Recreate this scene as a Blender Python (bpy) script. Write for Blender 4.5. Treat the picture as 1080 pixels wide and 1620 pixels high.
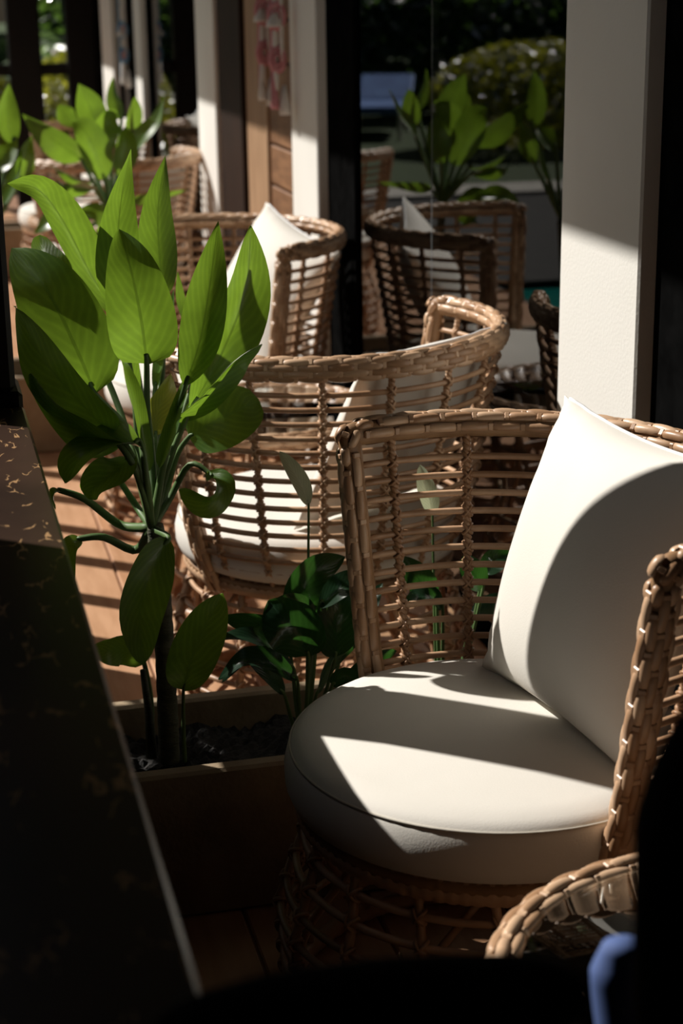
import bpy, math, random
from mathutils import Vector, Matrix
R = math.radians
random.seed(7)
for o in list(bpy.data.objects): bpy.data.objects.remove(o)
scene = bpy.context.scene
COL = scene.collection

# ------------------------------------------------------------------ camera
FPX, PITCH, YAW, ROLL, HCAM = 2700.0, R(17.1), R(13.7), R(0.8), 1.40
_f = Vector((math.sin(YAW)*math.cos(PITCH), math.cos(YAW)*math.cos(PITCH), -math.sin(PITCH)))
_r0 = Vector((math.cos(YAW), -math.sin(YAW), 0)); _u0 = _r0.cross(_f)
_r = _r0*math.cos(ROLL) - _u0*math.sin(ROLL); _u = _r0*math.sin(ROLL) + _u0*math.cos(ROLL)
CAM = Vector((0, 0, HCAM))
cd = bpy.data.cameras.new('camera'); cam = bpy.data.objects.new('camera', cd); COL.objects.link(cam)
cd.sensor_fit = 'VERTICAL'; cd.sensor_height = 36.0; cd.sensor_width = 24.0
cd.lens = FPX/1620*36.0; cd.clip_start = 0.02; cd.clip_end = 300
cam.matrix_world = Matrix(((_r.x, _u.x, -_f.x, 0), (_r.y, _u.y, -_f.y, 0), (_r.z, _u.z, -_f.z, HCAM), (0, 0, 0, 1)))
cd.dof.use_dof = True; cd.dof.focus_distance = 2.45; cd.dof.aperture_fstop = 5.0
scene.camera = cam

# ------------------------------------------------------------------ sky, sun, exposure
SUN_H = Vector((-0.778, 0.628, 0)).normalized(); SUN_EL = R(41)
SUN_DIR = Vector((SUN_H.x*math.cos(SUN_EL), SUN_H.y*math.cos(SUN_EL), math.sin(SUN_EL)))
w = bpy.data.worlds.new('world'); scene.world = w; w.use_nodes = True
nt = w.node_tree; nt.nodes.clear()
sky = nt.nodes.new('ShaderNodeTexSky'); sky.sky_type = 'NISHITA'; sky.sun_disc = False
sky.sun_elevation = SUN_EL; sky.sun_rotation = math.atan2(SUN_H.x, SUN_H.y)
sky.dust_density = 3.0; sky.air_density = 1.0; sky.ozone_density = 0.6
bg = nt.nodes.new('ShaderNodeBackground'); bg.inputs['Strength'].default_value = 0.027
wo = nt.nodes.new('ShaderNodeOutputWorld')
nt.links.new(sky.outputs[0], bg.inputs[0]); nt.links.new(bg.outputs[0], wo.inputs[0])
sl = bpy.data.lights.new('sun', 'SUN'); sl.energy = 6.0; sl.angle = R(0.53); sl.color = (1.0, 0.955, 0.89)
so = bpy.data.objects.new('sun', sl); COL.objects.link(so)
so.rotation_euler = SUN_DIR.to_track_quat('Z', 'Y').to_euler(); so.location = (-6, 6, 8)
vs = scene.view_settings
vs.view_transform = 'Standard'; vs.look = 'None'; vs.gamma = 1.0; vs.use_curve_mapping = False
vs.exposure = 0.0

# ------------------------------------------------------------------ helpers
def ray(px, py): return _f + _r*((px-540)/FPX) - _u*((py-810)/FPX)
def atY(px, py, Y): d = ray(px, py); return CAM + d*(Y/d.y)
def atX(px, py, X): d = ray(px, py); return CAM + d*(X/d.x)

def mesh_of(name, verts, faces, mat, smooth=True, uvs=None):
    me = bpy.data.meshes.new(name)
    me.from_pydata([tuple(v) for v in verts], [], faces); me.update()
    if smooth:
        for p in me.polygons: p.use_smooth = True
    if uvs is not None:
        uv = me.uv_layers.new(name='UVMap')
        for l in me.loops: uv.data[l.index].uv = uvs[l.vertex_index]
    if mat is not None: me.materials.append(mat)
    return me
def link(name, me, parent=None, mw=None):
    o = bpy.data.objects.new(name, me); COL.objects.link(o)
    if parent is not None: o.parent = parent
    if mw is not None: o.matrix_local = mw
    return o
def obj(name, verts, faces, mat, parent=None, smooth=True, uvs=None):
    return link(name, mesh_of(name, verts, faces, mat, smooth, uvs), parent)
def tag(o, label, cat, group=None, kind=None):
    o['label'] = label; o['category'] = cat
    if group: o['group'] = group
    if kind: o['kind'] = kind
    return o
def struct(o, label=None):
    o['kind'] = 'structure'
    if label: o['label'] = label
    return o
def thing(name, label, cat, loc=(0, 0, 0), rz=0, group=None):
    o = bpy.data.objects.new(name, None); COL.objects.link(o); o.empty_display_size = 0.1
    o.location = loc; o.rotation_euler = (0, 0, rz)
    return tag(o, label, cat, group)
def copy_tree(o, parent=None):
    c = o.copy(); COL.objects.link(c); c.parent = parent
    for ch in list(o.children): copy_tree(ch, c)
    return c

class MB:
    def __init__(s): s.v = []; s.f = []
    def add(s, v, f):
        n = len(s.v); s.v += [Vector(p) for p in v]; s.f += [tuple(i+n for i in q) for q in f]; return s
    def box(s, x0, x1, y0, y1, z0, z1, bev=0.0):
        if bev <= 0:
            v = [(x, y, z) for z in (z0, z1) for y in (y0, y1) for x in (x0, x1)]
            f = [(0, 2, 3, 1), (4, 5, 7, 6), (0, 1, 5, 4), (2, 6, 7, 3), (0, 4, 6, 2), (1, 3, 7, 5)]
            return s.add(v, f)
        b = min(bev, (x1-x0)/2.01, (y1-y0)/2.01, (z1-z0)/2.01)
        loops = []
        def lp(z, i):
            xa, xb, ya, yb = x0+i, x1-i, y0+i, y1-i
            return [(xa+b-i, ya, z), (xb-b+i, ya, z), (xb, ya+b-i, z), (xb, yb-b+i, z), (xb-b+i, yb, z), (xa+b-i, yb, z), (xa, yb-b+i, z), (xa, ya+b-i, z)]
        for z, i in ((z0, b), (z0+b, 0), (z1-b, 0), (z1, b)): loops.append(lp(z, i))
        v = [p for l in loops for p in l]; f = []
        for k in range(3):
            for j in range(8): f.append((k*8+j, k*8+(j+1) % 8, (k+1)*8+(j+1) % 8, (k+1)*8+j))
        f.append(tuple(range(7, -1, -1))); f.append(tuple(range(24, 32)))
        return s.add(v, f)
    def tube(s, pts, rad, seg=8, closed=False, flat=None):
        pts = [Vector(p) for p in pts]; n = len(pts)
        rf = rad if callable(rad) else (lambda t: rad)
        T = []
        for i in range(n):
            a = pts[(i-1) % n] if (closed or i > 0) else pts[i]
            b = pts[(i+1) % n] if (closed or i < n-1) else pts[i]
            d = b-a; T.append(d.normalized() if d.length > 1e-9 else Vector((0, 0, 1)))
        up = Vector((0, 0, 1)) if abs(T[0].z) < 0.9 else Vector((1, 0, 0))
        N = (up - T[0]*up.dot(T[0])).normalized(); vs_ = []
        for i in range(n):
            N = (N - T[i]*N.dot(T[i]))
            N = N.normalized() if N.length > 1e-6 else T[i].orthogonal().normalized()
            B = T[i].cross(N); r = rf(i/(n if closed else n-1))
            for k in range(seg):
                a = 2*math.pi*k/seg
                vs_.append(pts[i] + N*(r*math.cos(a)) + B*(r*math.sin(a)*(flat or 1)))
        f = []; m = n if closed else n-1
        for i in range(m):
            j = (i+1) % n
            for k in range(seg):
                f.append((i*seg+k, i*seg+(k+1) % seg, j*seg+(k+1) % seg, j*seg+k))
        if not closed:
            f.append(tuple(range(seg-1, -1, -1))); f.append(tuple((n-1)*seg+k for k in range(seg)))
        return s.add(vs_, f)
    def lathe(s, prof, seg=48, c=(0, 0)):
        v = []; f = []; n = len(prof)
        for r, z in prof:
            for k in range(seg):
                a = 2*math.pi*k/seg; v.append((c[0]+r*math.cos(a), c[1]+r*math.sin(a), z))
        for i in range(n-1):
            for k in range(seg):
                f.append((i*seg+k, i*seg+(k+1) % seg, (i+1)*seg+(k+1) % seg, (i+1)*seg+k))
        f.append(tuple(range(seg-1, -1, -1))); f.append(tuple((n-1)*seg+k for k in range(seg)))
        return s.add(v, f)
    def ball(s, c, rx, ry, rz, nu=10, nv=6):
        prof = [(max(1e-4, math.cos(t)), math.sin(t)) for t in [(-.5+i/nv)*math.pi for i in range(nv+1)]]
        m = MB().lathe(prof, nu)
        return s.add([(c[0]+p.x*rx, c[1]+p.y*ry, c[2]+p.z*rz) for p in m.v], m.f)
    def build(s, name, mat, parent=None, smooth=True): return obj(name, s.v, s.f, mat, parent, smooth)

def spline(pts, n):
    pts = [Vector(p) for p in pts]
    if len(pts) == 2: return [pts[0].lerp(pts[1], i/n) for i in range(n+1)]
    P = [pts[0]*2-pts[1]] + pts + [pts[-1]*2-pts[-2]]; out = []; m = len(pts)-1
    for i in range(n+1):
        t = i/n*m; k = min(int(t), m-1); t -= k
        a, b, c, d = P[k:k+4]
        out.append(0.5*((2*b) + (c-a)*t + (2*a-5*b+4*c-d)*t*t + (3*b-a-3*c+d)*t**3))
    return out

# ------------------------------------------------------------------ materials
def newmat(name):
    m = bpy.data.materials.new(name); m.use_nodes = True
    return m, m.node_tree, m.node_tree.nodes['Principled BSDF']
def nd(nt, t, **kw):
    n = nt.nodes.new(t)
    for k, v in kw.items():
        if k in n.inputs: n.inputs[k].default_value = v
        else: setattr(n, k, v)
    return n
def ramp(nt, fac, stops):
    n = nt.nodes.new('ShaderNodeValToRGB'); e = n.color_ramp.elements
    while len(e) < len(stops): e.new(0.5)
    for el, (p, c) in zip(e, stops): el.position = p; el.color = (*c, 1)
    nt.links.new(fac, n.inputs[0]); return n
def noisy(name, c0, c1, scale=8, rough=0.6, detail=4, stretch=None, bump=0.0, bscale=None, spec=0.5, obj_rand=0.0, lo=.3, hi=.7):
    m, nt, b = newmat(name)
    tc = nd(nt, 'ShaderNodeTexCoord'); vec = tc.outputs['Object']
    if stretch:
        mp = nd(nt, 'ShaderNodeMapping'); mp.inputs['Scale'].default_value = stretch
        nt.links.new(vec, mp.inputs['Vector']); vec = mp.outputs[0]
    nz = nd(nt, 'ShaderNodeTexNoise', Scale=scale, Detail=detail); nt.links.new(vec, nz.inputs['Vector'])
    fac = nz.outputs['Fac']
    if obj_rand:
        oi = nd(nt, 'ShaderNodeObjectInfo'); mr = nd(nt, 'ShaderNodeMapRange')
        mr.inputs['To Min'].default_value = -obj_rand; mr.inputs['To Max'].default_value = obj_rand
        nt.links.new(oi.outputs['Random'], mr.inputs['Value'])
        ad = nd(nt, 'ShaderNodeMath', operation='ADD'); nt.links.new(fac, ad.inputs[0]); nt.links.new(mr.outputs[0], ad.inputs[1]); fac = ad.outputs[0]
    rp = ramp(nt, fac, [(lo, c0), (hi, c1)]); nt.links.new(rp.outputs[0], b.inputs['Base Color'])
    b.inputs['Roughness'].default_value = rough; b.inputs['Specular IOR Level'].default_value = spec
    if bump:
        bz = nd(nt, 'ShaderNodeTexNoise', Scale=bscale or scale*6, Detail=3); nt.links.new(vec, bz.inputs['Vector'])
        bp = nd(nt, 'ShaderNodeBump', Strength=bump, Distance=0.004); nt.links.new(bz.outputs['Fac'], bp.inputs['Height'])
        nt.links.new(bp.outputs[0], b.inputs['Normal'])
    return m
def leafmat(name, base, light, trans, tw=0.5, rough=0.32, vein=0.22):
    m, nt, b = newmat(name); nt.nodes.remove(b); out = nt.nodes['Material Output']
    uv = nd(nt, 'ShaderNodeTexCoord'); sp = nd(nt, 'ShaderNodeSeparateXYZ'); nt.links.new(uv.outputs['UV'], sp.inputs[0])
    def M(op, a, b_=None):
        n = nd(nt, 'ShaderNodeMath', operation=op)
        for i, q in enumerate((a, b_)):
            if q is None: continue
            if isinstance(q, (int, float)): n.inputs[i].default_value = q
            else: nt.links.new(q, n.inputs[i])
        return n.outputs[0]
    side = M('ABSOLUTE', M('SUBTRACT', sp.outputs[0], 0.5))
    nz = nd(nt, 'ShaderNodeTexNoise', Scale=9.0, Detail=3); nt.links.new(uv.outputs['Object'], nz.inputs['Vector'])
    ph = M('ADD', M('MULTIPLY', M('SUBTRACT', sp.outputs[1], M('MULTIPLY', side, 0.75)), 62.0), M('MULTIPLY', nz.outputs['Fac'], 16.0))
    v = M('MULTIPLY', M('ADD', M('SINE', ph), 1.0), 0.5)
    v = M('MULTIPLY', M('POWER', v, 2.0), vein)
    n2 = nd(nt, 'ShaderNodeTexNoise', Scale=22.0, Detail=5); nt.links.new(uv.outputs['Object'], n2.inputs['Vector'])
    v = M('ADD', v, M('MULTIPLY', M('SUBTRACT', n2.outputs['Fac'], 0.4), 1.1))
    rp = ramp(nt, v, [(0.05, base), (0.75, light)])
    rt = ramp(nt, v, [(0.0, tuple(c*0.62 for c in trans)), (0.8, trans)])
    mid = M('LESS_THAN', side, 0.022)
    mx = nd(nt, 'ShaderNodeMixRGB'); nt.links.new(M('MULTIPLY', mid, 0.55), mx.inputs[0]); nt.links.new(rp.outputs[0], mx.inputs[1]); mx.inputs[2].default_value = (*[c*1.5 for c in light], 1)
    mt = nd(nt, 'ShaderNodeMixRGB'); nt.links.new(M('MULTIPLY', mid, 0.6), mt.inputs[0]); nt.links.new(rt.outputs[0], mt.inputs[1]); mt.inputs[2].default_value = (*[c*0.3 for c in trans], 1)
    d = nd(nt, 'ShaderNodeBsdfDiffuse'); nt.links.new(mx.outputs[0], d.inputs[0])
    t = nd(nt, 'ShaderNodeBsdfTranslucent'); nt.links.new(mt.outputs[0], t.inputs[0])
    g = nd(nt, 'ShaderNodeBsdfGlossy', Roughness=rough); fr = nd(nt, 'ShaderNodeFresnel', IOR=1.45)
    bp = nd(nt, 'ShaderNodeBump', Strength=0.25, Distance=0.002); nt.links.new(v, bp.inputs['Height'])
    for q in (d, g): nt.links.new(bp.outputs[0], q.inputs['Normal'])
    m1 = nd(nt, 'ShaderNodeMixShader'); m1.inputs[0].default_value = tw
    nt.links.new(d.outputs[0], m1.inputs[1]); nt.links.new(t.outputs[0], m1.inputs[2])
    m2 = nd(nt, 'ShaderNodeMixShader'); nt.links.new(M('MULTIPLY', fr.outputs[0], 1.0), m2.inputs[0])
    nt.links.new(m1.outputs[0], m2.inputs[1]); nt.links.new(g.outputs[0], m2.inputs[2])
    nt.links.new(m2.outputs[0], out.inputs['Surface'])
    return m
def glassmat(name, ior=1.5, tint=(0.75, 0.8, 0.78)):
    m, nt, b = newmat(name); nt.nodes.remove(b); out = nt.nodes['Material Output']
    tr = nd(nt, 'ShaderNodeBsdfTransparent'); tr.inputs[0].default_value = (*tint, 1)
    g = nd(nt, 'ShaderNodeBsdfGlossy', Roughness=0.0); fr = nd(nt, 'ShaderNodeFresnel', IOR=ior)
    mx = nd(nt, 'ShaderNodeMixShader'); nt.links.new(fr.outputs[0], mx.inputs[0])
    nt.links.new(tr.outputs[0], mx.inputs[1]); nt.links.new(g.outputs[0], mx.inputs[2]); nt.links.new(mx.outputs[0], out.inputs['Surface'])
    return m
RATTAN = noisy('rattan_cane', (.34, .185, .095), (.60, .385, .235), scale=14, rough=.42, bump=.15, obj_rand=.18)
RATTAN_STRAND = noisy('rattan_strand', (.38, .215, .115), (.66, .445, .285), scale=10, rough=.38, bump=.1, obj_rand=.22)
RATTAN_DARK = noisy('rattan_core', (.22, .115, .05), (.38, .22, .11), scale=20, rough=.55)
CREAM = noisy('cream_upholstery', (.70, .665, .60), (.76, .725, .66), scale=5, rough=.75, bump=.08, bscale=420, spec=.3)
SEAM = noisy('cream_piping', (.50, .46, .39), (.58, .54, .46), scale=30, rough=.8)
ZIP = noisy('white_zip_tape', (.72, .72, .72), (.82, .82, .82), scale=60, rough=.7)
PAINT = noisy('cream_paint', (.74, .72, .67), (.79, .77, .72), scale=3, rough=.7, bump=.12, bscale=160)
BLACKF = noisy('black_aluminium', (.003, .003, .003), (.006, .006, .006), scale=20, rough=.9, spec=0.0)
BLACKW = noisy('black_wood', (.004, .0035, .003), (.010, .008, .007), scale=6, rough=.45, spec=.2, stretch=(12, 12, 1))
BROWNW = noisy('dark_brown_wood', (.012, .006, .004), (.030, .014, .008), scale=5, rough=.6, spec=.15, stretch=(8, 8, 1))
SIDING = noisy('teak_siding', (.16, .075, .033), (.30, .15, .07), scale=6, rough=.5, stretch=(6, 1, 10), obj_rand=.12)
SIDING_L = noisy('pale_teak', (.26, .15, .08), (.42, .26, .15), scale=5, rough=.5, stretch=(8, 8, 1))
FLOORM = noisy('terracotta_plank', (.44, .235, .125), (.58, .335, .195), scale=5, rough=.42, stretch=(7, 1, 1), obj_rand=.1, bump=.1, bscale=20)
GROUT = noisy('plank_joint', (.22, .11, .06), (.30, .16, .09), scale=30, rough=.8)
CONC = noisy('planter_concrete', (.23, .165, .10), (.36, .27, .17), scale=12, rough=.85, bump=.4, bscale=90)
SOILM = noisy('black_soil', (.004, .0035, .003), (.03, .027, .024), scale=90, rough=.95, bump=.8, bscale=240)
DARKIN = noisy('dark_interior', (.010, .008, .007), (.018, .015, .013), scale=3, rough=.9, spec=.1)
CEIL = noisy('dark_timber_ceiling', (.03, .022, .016), (.06, .045, .03), scale=4, rough=.8, stretch=(8, 1, 1))
GLASS = glassmat('window_glass', 1.62, (.55, .58, .56)); TGLASS = glassmat('table_glass', 1.5, (.93, .96, .95))
STEM = noisy('green_stem', (.06, .115, .035), (.13, .21, .07), scale=14, rough=.5, spec=.3, stretch=(1, 1, .3))
TRUNK = noisy('cane_trunk', (.045, .05, .028), (.12, .12, .07), scale=60, rough=.7, stretch=(.3, .3, 1), bump=.5)
LEAF = leafmat('broad_leaf', (.045, .115, .020), (.105, .21, .035), (.29, .49, .036), tw=.5)
LEAF_Y = leafmat('yellowing_leaf', (.16, .22, .03), (.34, .36, .05), (.62, .62, .06), tw=.5)
LILY = leafmat('lily_leaf', (.009, .026, .012), (.022, .052, .027), (.06, .20, .025), tw=.33, rough=.22)
SPATHE = leafmat('pale_spathe', (.50, .56, .40), (.66, .70, .54), (.62, .66, .40), tw=.45, rough=.5)
SHRUB_Y = leafmat('yellow_green_shrub', (.20, .24, .03), (.42, .42, .06), (.70, .70, .05), tw=.45)
SHRUB_G = leafmat('dark_green_shrub', (.02, .06, .015), (.06, .13, .035), (.22, .42, .06), tw=.4)
PALM = leafmat('palm_frond', (.07, .15, .06), (.16, .27, .12), (.36, .55, .16), tw=.45, rough=.3)
BARK = noisy('grey_bark', (.06, .045, .03), (.13, .10, .07), scale=12, rough=.9, bump=.5)
LAWN = noisy('lawn_grass', (.018, .042, .008), (.045, .075, .014), scale=30, rough=.9, bump=.6)
DARKSTONE = noisy('dark_paving', (.012, .011, .010), (.026, .024, .021), scale=6, rough=.9)
DECK = noisy('pale_pool_stone', (.38, .36, .32), (.50, .47, .42), scale=7, rough=.8)
WATER = noisy('pool_water', (.01, .17, .15), (.02, .24, .20), scale=3, rough=.08, bump=.25, bscale=9)
BRICK = noisy('red_brick', (.42, .10, .06), (.62, .22, .14), scale=9, rough=.85, obj_rand=.2)
MORTAR = noisy('white_mortar', (.55, .50, .45), (.68, .62, .56), scale=20, rough=.9)
COTTON = noisy('white_cotton_rope', (.58, .54, .50), (.74, .70, .66), scale=40, rough=.9)
PINK = noisy('pink_cotton_rope', (.42, .15, .17), (.62, .28, .30), scale=40, rough=.9)
BLUEC = noisy('blue_cotton_rope', (.06, .17, .30), (.16, .32, .48), scale=40, rough=.9)
BLACKC = noisy('black_cloth', (.006, .005, .005), (.014, .012, .011), scale=12, rough=.9, spec=.1)
BLUESTRIP = noisy('blue_cloth', (.055, .095, .24), (.075, .12, .29), scale=12, rough=.8)
NAVY = noisy('blue_canvas', (.05, .12, .35), (.09, .20, .48), scale=6, rough=.7)

JOINT = noisy('grey_glazing_joint', (.10, .11, .12), (.15, .16, .17), scale=8, rough=.6)
def marble():
    m, nt, b = newmat('brown_marble')
    tc = nd(nt, 'ShaderNodeTexCoord'); mp = nd(nt, 'ShaderNodeMapping'); mp.inputs['Scale'].default_value = (17, 6.5, 1); mp.inputs['Rotation'].default_value = (0, 0, .25)
    nt.links.new(tc.outputs['Object'], mp.inputs[0])
    nz = nd(nt, 'ShaderNodeTexNoise', Scale=2.2, Detail=3); nt.links.new(mp.outputs[0], nz.inputs['Vector'])
    mixv = nd(nt, 'ShaderNodeMixRGB'); mixv.inputs[0].default_value = .38; nt.links.new(mp.outputs[0], mixv.inputs[1]); nt.links.new(nz.outputs['Color'], mixv.inputs[2])
    vo = nd(nt, 'ShaderNodeTexVoronoi', feature='DISTANCE_TO_EDGE', Scale=3.4); nt.links.new(mixv.outputs[0], vo.inputs['Vector'])
    n3 = nd(nt, 'ShaderNodeTexNoise', Scale=3.1, Detail=2); nt.links.new(mp.outputs[0], n3.inputs['Vector'])
    th = nd(nt, 'ShaderNodeMapRange'); nt.links.new(n3.outputs['Fac'], th.inputs['Value'])
    th.inputs['From Min'].default_value = .53; th.inputs['From Max'].default_value = .66; th.inputs['To Min'].default_value = 0; th.inputs['To Max'].default_value = .042
    lt = nd(nt, 'ShaderNodeMath', operation='LESS_THAN'); nt.links.new(vo.outputs['Distance'], lt.inputs[0]); nt.links.new(th.outputs[0], lt.inputs[1])
    n4 = nd(nt, 'ShaderNodeTexNoise', Scale=5.0, Detail=6); nt.links.new(tc.outputs['Object'], n4.inputs['Vector'])
    rp = ramp(nt, n4.outputs['Fac'], [(.3, (.020, .012, .009)), (.7, (.055, .030, .020))])
    mx = nd(nt, 'ShaderNodeMixRGB'); nt.links.new(lt.outputs[0], mx.inputs[0]); nt.links.new(rp.outputs[0], mx.inputs[1]); mx.inputs[2].default_value = (.42, .25, .12, 1)
    nt.links.new(mx.outputs[0], b.inputs['Base Color']); b.inputs['Roughness'].default_value = .3
    return m
MARBLE = marble()

# ------------------------------------------------------------------ setting
GX = 1.13           # glass plane
PX = 1.10           # outer face of the pillars
# floor of long planks laid along the glass wall
fl = struct(MB().box(-.42, 1.30, -2.0, 12.6, -.14, -.006).build('floor', GROUT, smooth=False), 'terracotta coloured plank floor of the veranda')
PW, PL = .198, 1.18
pm = None
for i in range(8):
    x0 = -.40 + i*.203
    off = (i*0.47) % 1.185
    for j in range(-1, 9):
        y0 = 0.6 + j*1.185 + off
        if y0 > 11: continue
        if pm is None:
            pm = MB().box(0, PW, 0, PL, -.012, 0, bev=.003); pm = mesh_of('floor_plank', pm.v, pm.f, FLOORM, False)
        link('floor_plank', pm, fl, Matrix.Translation((x0, y0, 0)))
# ceiling and roof edge: shades the upper wall
struct(MB().box(-.345, 4.2, -3.0, 13.0, 2.60, 2.72).build('ceiling', CEIL, smooth=False))
struct(MB().box(-1.6, 4.2, -3.1, -2.0, 0, 2.6).build('wall_fill_block', DARKIN, smooth=False))  # unseen wall, added behind the camera to cut the sky fill
struct(MB().box(-.62, -.45, -2.0, 1.70, -.1, 2.6).build('wall_sky_block', DARKIN, smooth=False))  # unseen blocker, added to keep sky light off the near area
struct(MB().box(-.60, -.45, 1.70, 2.25, -.1, 1.50).build('wall_sun_block_low', DARKIN, smooth=False))  # unseen half-height blocker, added to keep sun off the near marble
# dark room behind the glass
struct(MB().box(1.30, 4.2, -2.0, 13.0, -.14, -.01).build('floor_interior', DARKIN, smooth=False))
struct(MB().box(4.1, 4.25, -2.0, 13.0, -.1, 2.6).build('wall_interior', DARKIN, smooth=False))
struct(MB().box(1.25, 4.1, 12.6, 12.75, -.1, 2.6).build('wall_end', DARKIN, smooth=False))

# pillars of the glass wall (y ranges read along the wall)
pil = [(2.505, 2.848), (4.74, 5.075), (6.39, 6.79), (8.43, 8.67), (9.62, 10.14)]
for k, (a, b) in enumerate(pil):
    p = MB().box(PX, PX+.22, a, b, 0, 2.6, bev=.004).build('trim_%d' % (k+1), PAINT, smooth=False)
    struct(p, ['cream painted pillar nearest the camera', 'cream painted pillar between dark glass and teak siding', 'cream pillar right of the blue wall hanging', 'slim cream pillar far down the glass wall', 'farthest grey cream pillar'][k])
# window bays: frame + panes
def bay(n, y0, y1, joints, fr=.06, first=None, last=None):
    root = bpy.data.objects.new('window_%d' % n, None); COL.objects.link(root); struct(root)
    f0 = first or fr; f1 = last or fr
    MB().box(GX, GX+.09, y0, y0+f0, 0, 2.6).build('window_frame', BLACKF, root, False)
    MB().box(GX, GX+.09, y1-f1, y1, 0, 2.6).build('window_frame', BLACKF, root, False)
    MB().box(GX+.01, GX+.09, y0+f0, y1-f1, 0, .07).build('window_frame', BLACKF, root, False)
    ys = [y0+f0] + joints + [y1-f1]
    for a, b in zip(ys, ys[1:]):
        MB().box(GX+.010, GX+.013, a+.0025, b-.0025, .07, 2.6).build('pane', GLASS, root, False)
    for j in joints:
        MB().box(GX+.0095, GX+.0135, j-.0014, j+.0014, .07, 2.6).build('pane_joint', JOINT, root, False)
bay(1, .2, 2.505, [], last=.40)
bay(2, 2.848, 4.74, [3.765], last=.30)
bay(3, 6.79, 8.43, [], fr=.05, last=.10)
bay(4, 8.67, 9.62, [], fr=.05)
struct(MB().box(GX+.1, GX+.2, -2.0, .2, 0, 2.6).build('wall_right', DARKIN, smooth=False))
# teak siding between the second and third pillar
sd = struct(MB().box(GX+.03, GX+.12, 5.075, 5.95, 0, 2.6).build('wall_siding', BROWNW, smooth=False))
sdm = MB().box(0, .028, 0, .455, 0, .122, bev=.004); sdm = mesh_of('siding_board', sdm.v, sdm.f, SIDING, False)
for k in range(20):
    link('siding_board', sdm, sd, Matrix.Translation((GX, 5.08, .012+k*.130)))
MB().box(GX-.01, GX+.03, 5.537, 5.567, 0, 2.6, bev=.004).build('corner_post', SIDING_L, sd, False)
MB().box(GX+.002, GX+.03, 5.567, 5.95, 0, 2.6, bev=.003).build('panel', SIDING_L, sd, False)
struct(MB().box(GX-.015, GX+.09, 5.95, 6.39, 0, 2.6, bev=.004).build('door_1', BROWNW, smooth=False), 'dark brown wooden door jamb beside the third pillar')

# ground outside
struct(MB().box(-60, -.42, -6, 6.4, -.5, -.12).build('ground_terrace', DARKSTONE, smooth=False), 'dark stone terrace outside')
struct(MB().box(-.62, -.42, 6.4, 12.6, -.5, -.10).build('ground_kerb', DARKSTONE, smooth=False), 'stone kerb between veranda and pool')
struct(MB().box(-60, -.62, 8.6, 12.3, -.5, -.12).build('ground_path', DARKSTONE, smooth=False), 'dark paving beyond the pool')
struct(MB().box(-60, -.42, 12.3, 12.9, -.5, -.09).build('ground_edging', DECK, smooth=False), 'pale stone edging of the lawn')
struct(MB().box(-60, 60, 12.9, 90, -.5, -.11).build('ground_lawn', LAWN, smooth=False), 'lawn behind the pool')
tag(MB().box(-9, -.62, 6.4, 8.6, -.45, -.16).build('pool_water', WATER, smooth=False), 'teal swimming pool water mirrored in the window', 'pool')
struct(MB().box(-60, -9, 6.4, 8.6, -.5, -.12).build('ground_deck', DARKSTONE, smooth=False))

# ledge with marble top, its low wall and the black post
lg = thing('marble_ledge', 'dark brown polished marble ledge with gold veins at left', 'ledge', (0, 0, 0))
MB().box(-.40, .128, -2.0, 2.475, .785, .82, bev=.004).build('marble_top', MARBLE, lg, False)
MB().box(-.36, .075, -2.0, 2.465, 0, .785).build('low_wall', BLACKW, lg, False)
ps = thing('black_post', 'glossy black wooden post at the end of the marble ledge', 'post', (.03, 2.53, 0))
MB().box(-.085, .088, -.05, .04, .84, 2.6, bev=.008).build('shaft', BLACKW, ps, False)
MB().box(-.075, .097, -.050, .06, 0, .84, bev=.006).build('base', BLACKW, ps, False)
# low panel and balustrade on the open side
bl = thing('balustrade', 'dark wooden balustrade along the open side of the veranda', 'railing', (-.15, 2.7, 0))
MB().box(-.03, .03, .05, 1.10, .0, .60).build('panel', BLACKW, bl, False)
MB().box(-.035, .035, .0, 2.75, .88, .93, bev=.006).build('handrail', BLACKW, bl, False)
bm_ = MB().box(-.02, .02, -.026, .026, 0, .88); bm_ = mesh_of('baluster', bm_.v, bm_.f, BLACKW, False)
for y in (3.98, 4.28, 4.59, 4.86, 5.16, 5.43):
    link('baluster', bm_, bl, Matrix.Translation((0, y-2.7, 0)))

# ------------------------------------------------------------------ rattan furniture
PROF = [(0, .285), (.06, .290), (.18, .294), (.26, .264), (.31, .249), (.345, .268), (.40, .297), (.765, .357), (.9, .38)]
def RZ(z, prof=PROF):
    for (a, ra), (b, rb) in zip(prof, prof[1:]):
        if z <= b: return ra + (rb-ra)*(z-a)/(b-a)
    return prof[-1][1]
def strand_mesh(L, W, T):
    v = []; f = []; n = 6; k = 5
    for i in range(n+1):
        x = -1+2*i/n; wv = (1-abs(x)**4.5)**.5*.72+.28; hv = (1-x*x)**.6
        for j in range(k):
            a = math.pi*j/(k-1)
            v.append((x*L/2, math.cos(a)*W/2*wv, T*(math.sin(a)*(.35+.65*hv)) - T*.5*(1-hv)))
    for i in range(n):
        for j in range(k-1): f.append((i*k+j, (i+1)*k+j, (i+1)*k+j+1, i*k+j+1))
    f.append(tuple(range(k))); f.append(tuple(n*k+j for j in range(k-1, -1, -1)))
    return v, f
SV, SF = strand_mesh(.0555, .0142, .0058)
STRAND = mesh_of('weave_strand', SV, SF, RATTAN_STRAND)
TIEV = MB().box(-.0042, .0042, -.0058, .0058, -.004, .0030, bev=.0015)
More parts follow.
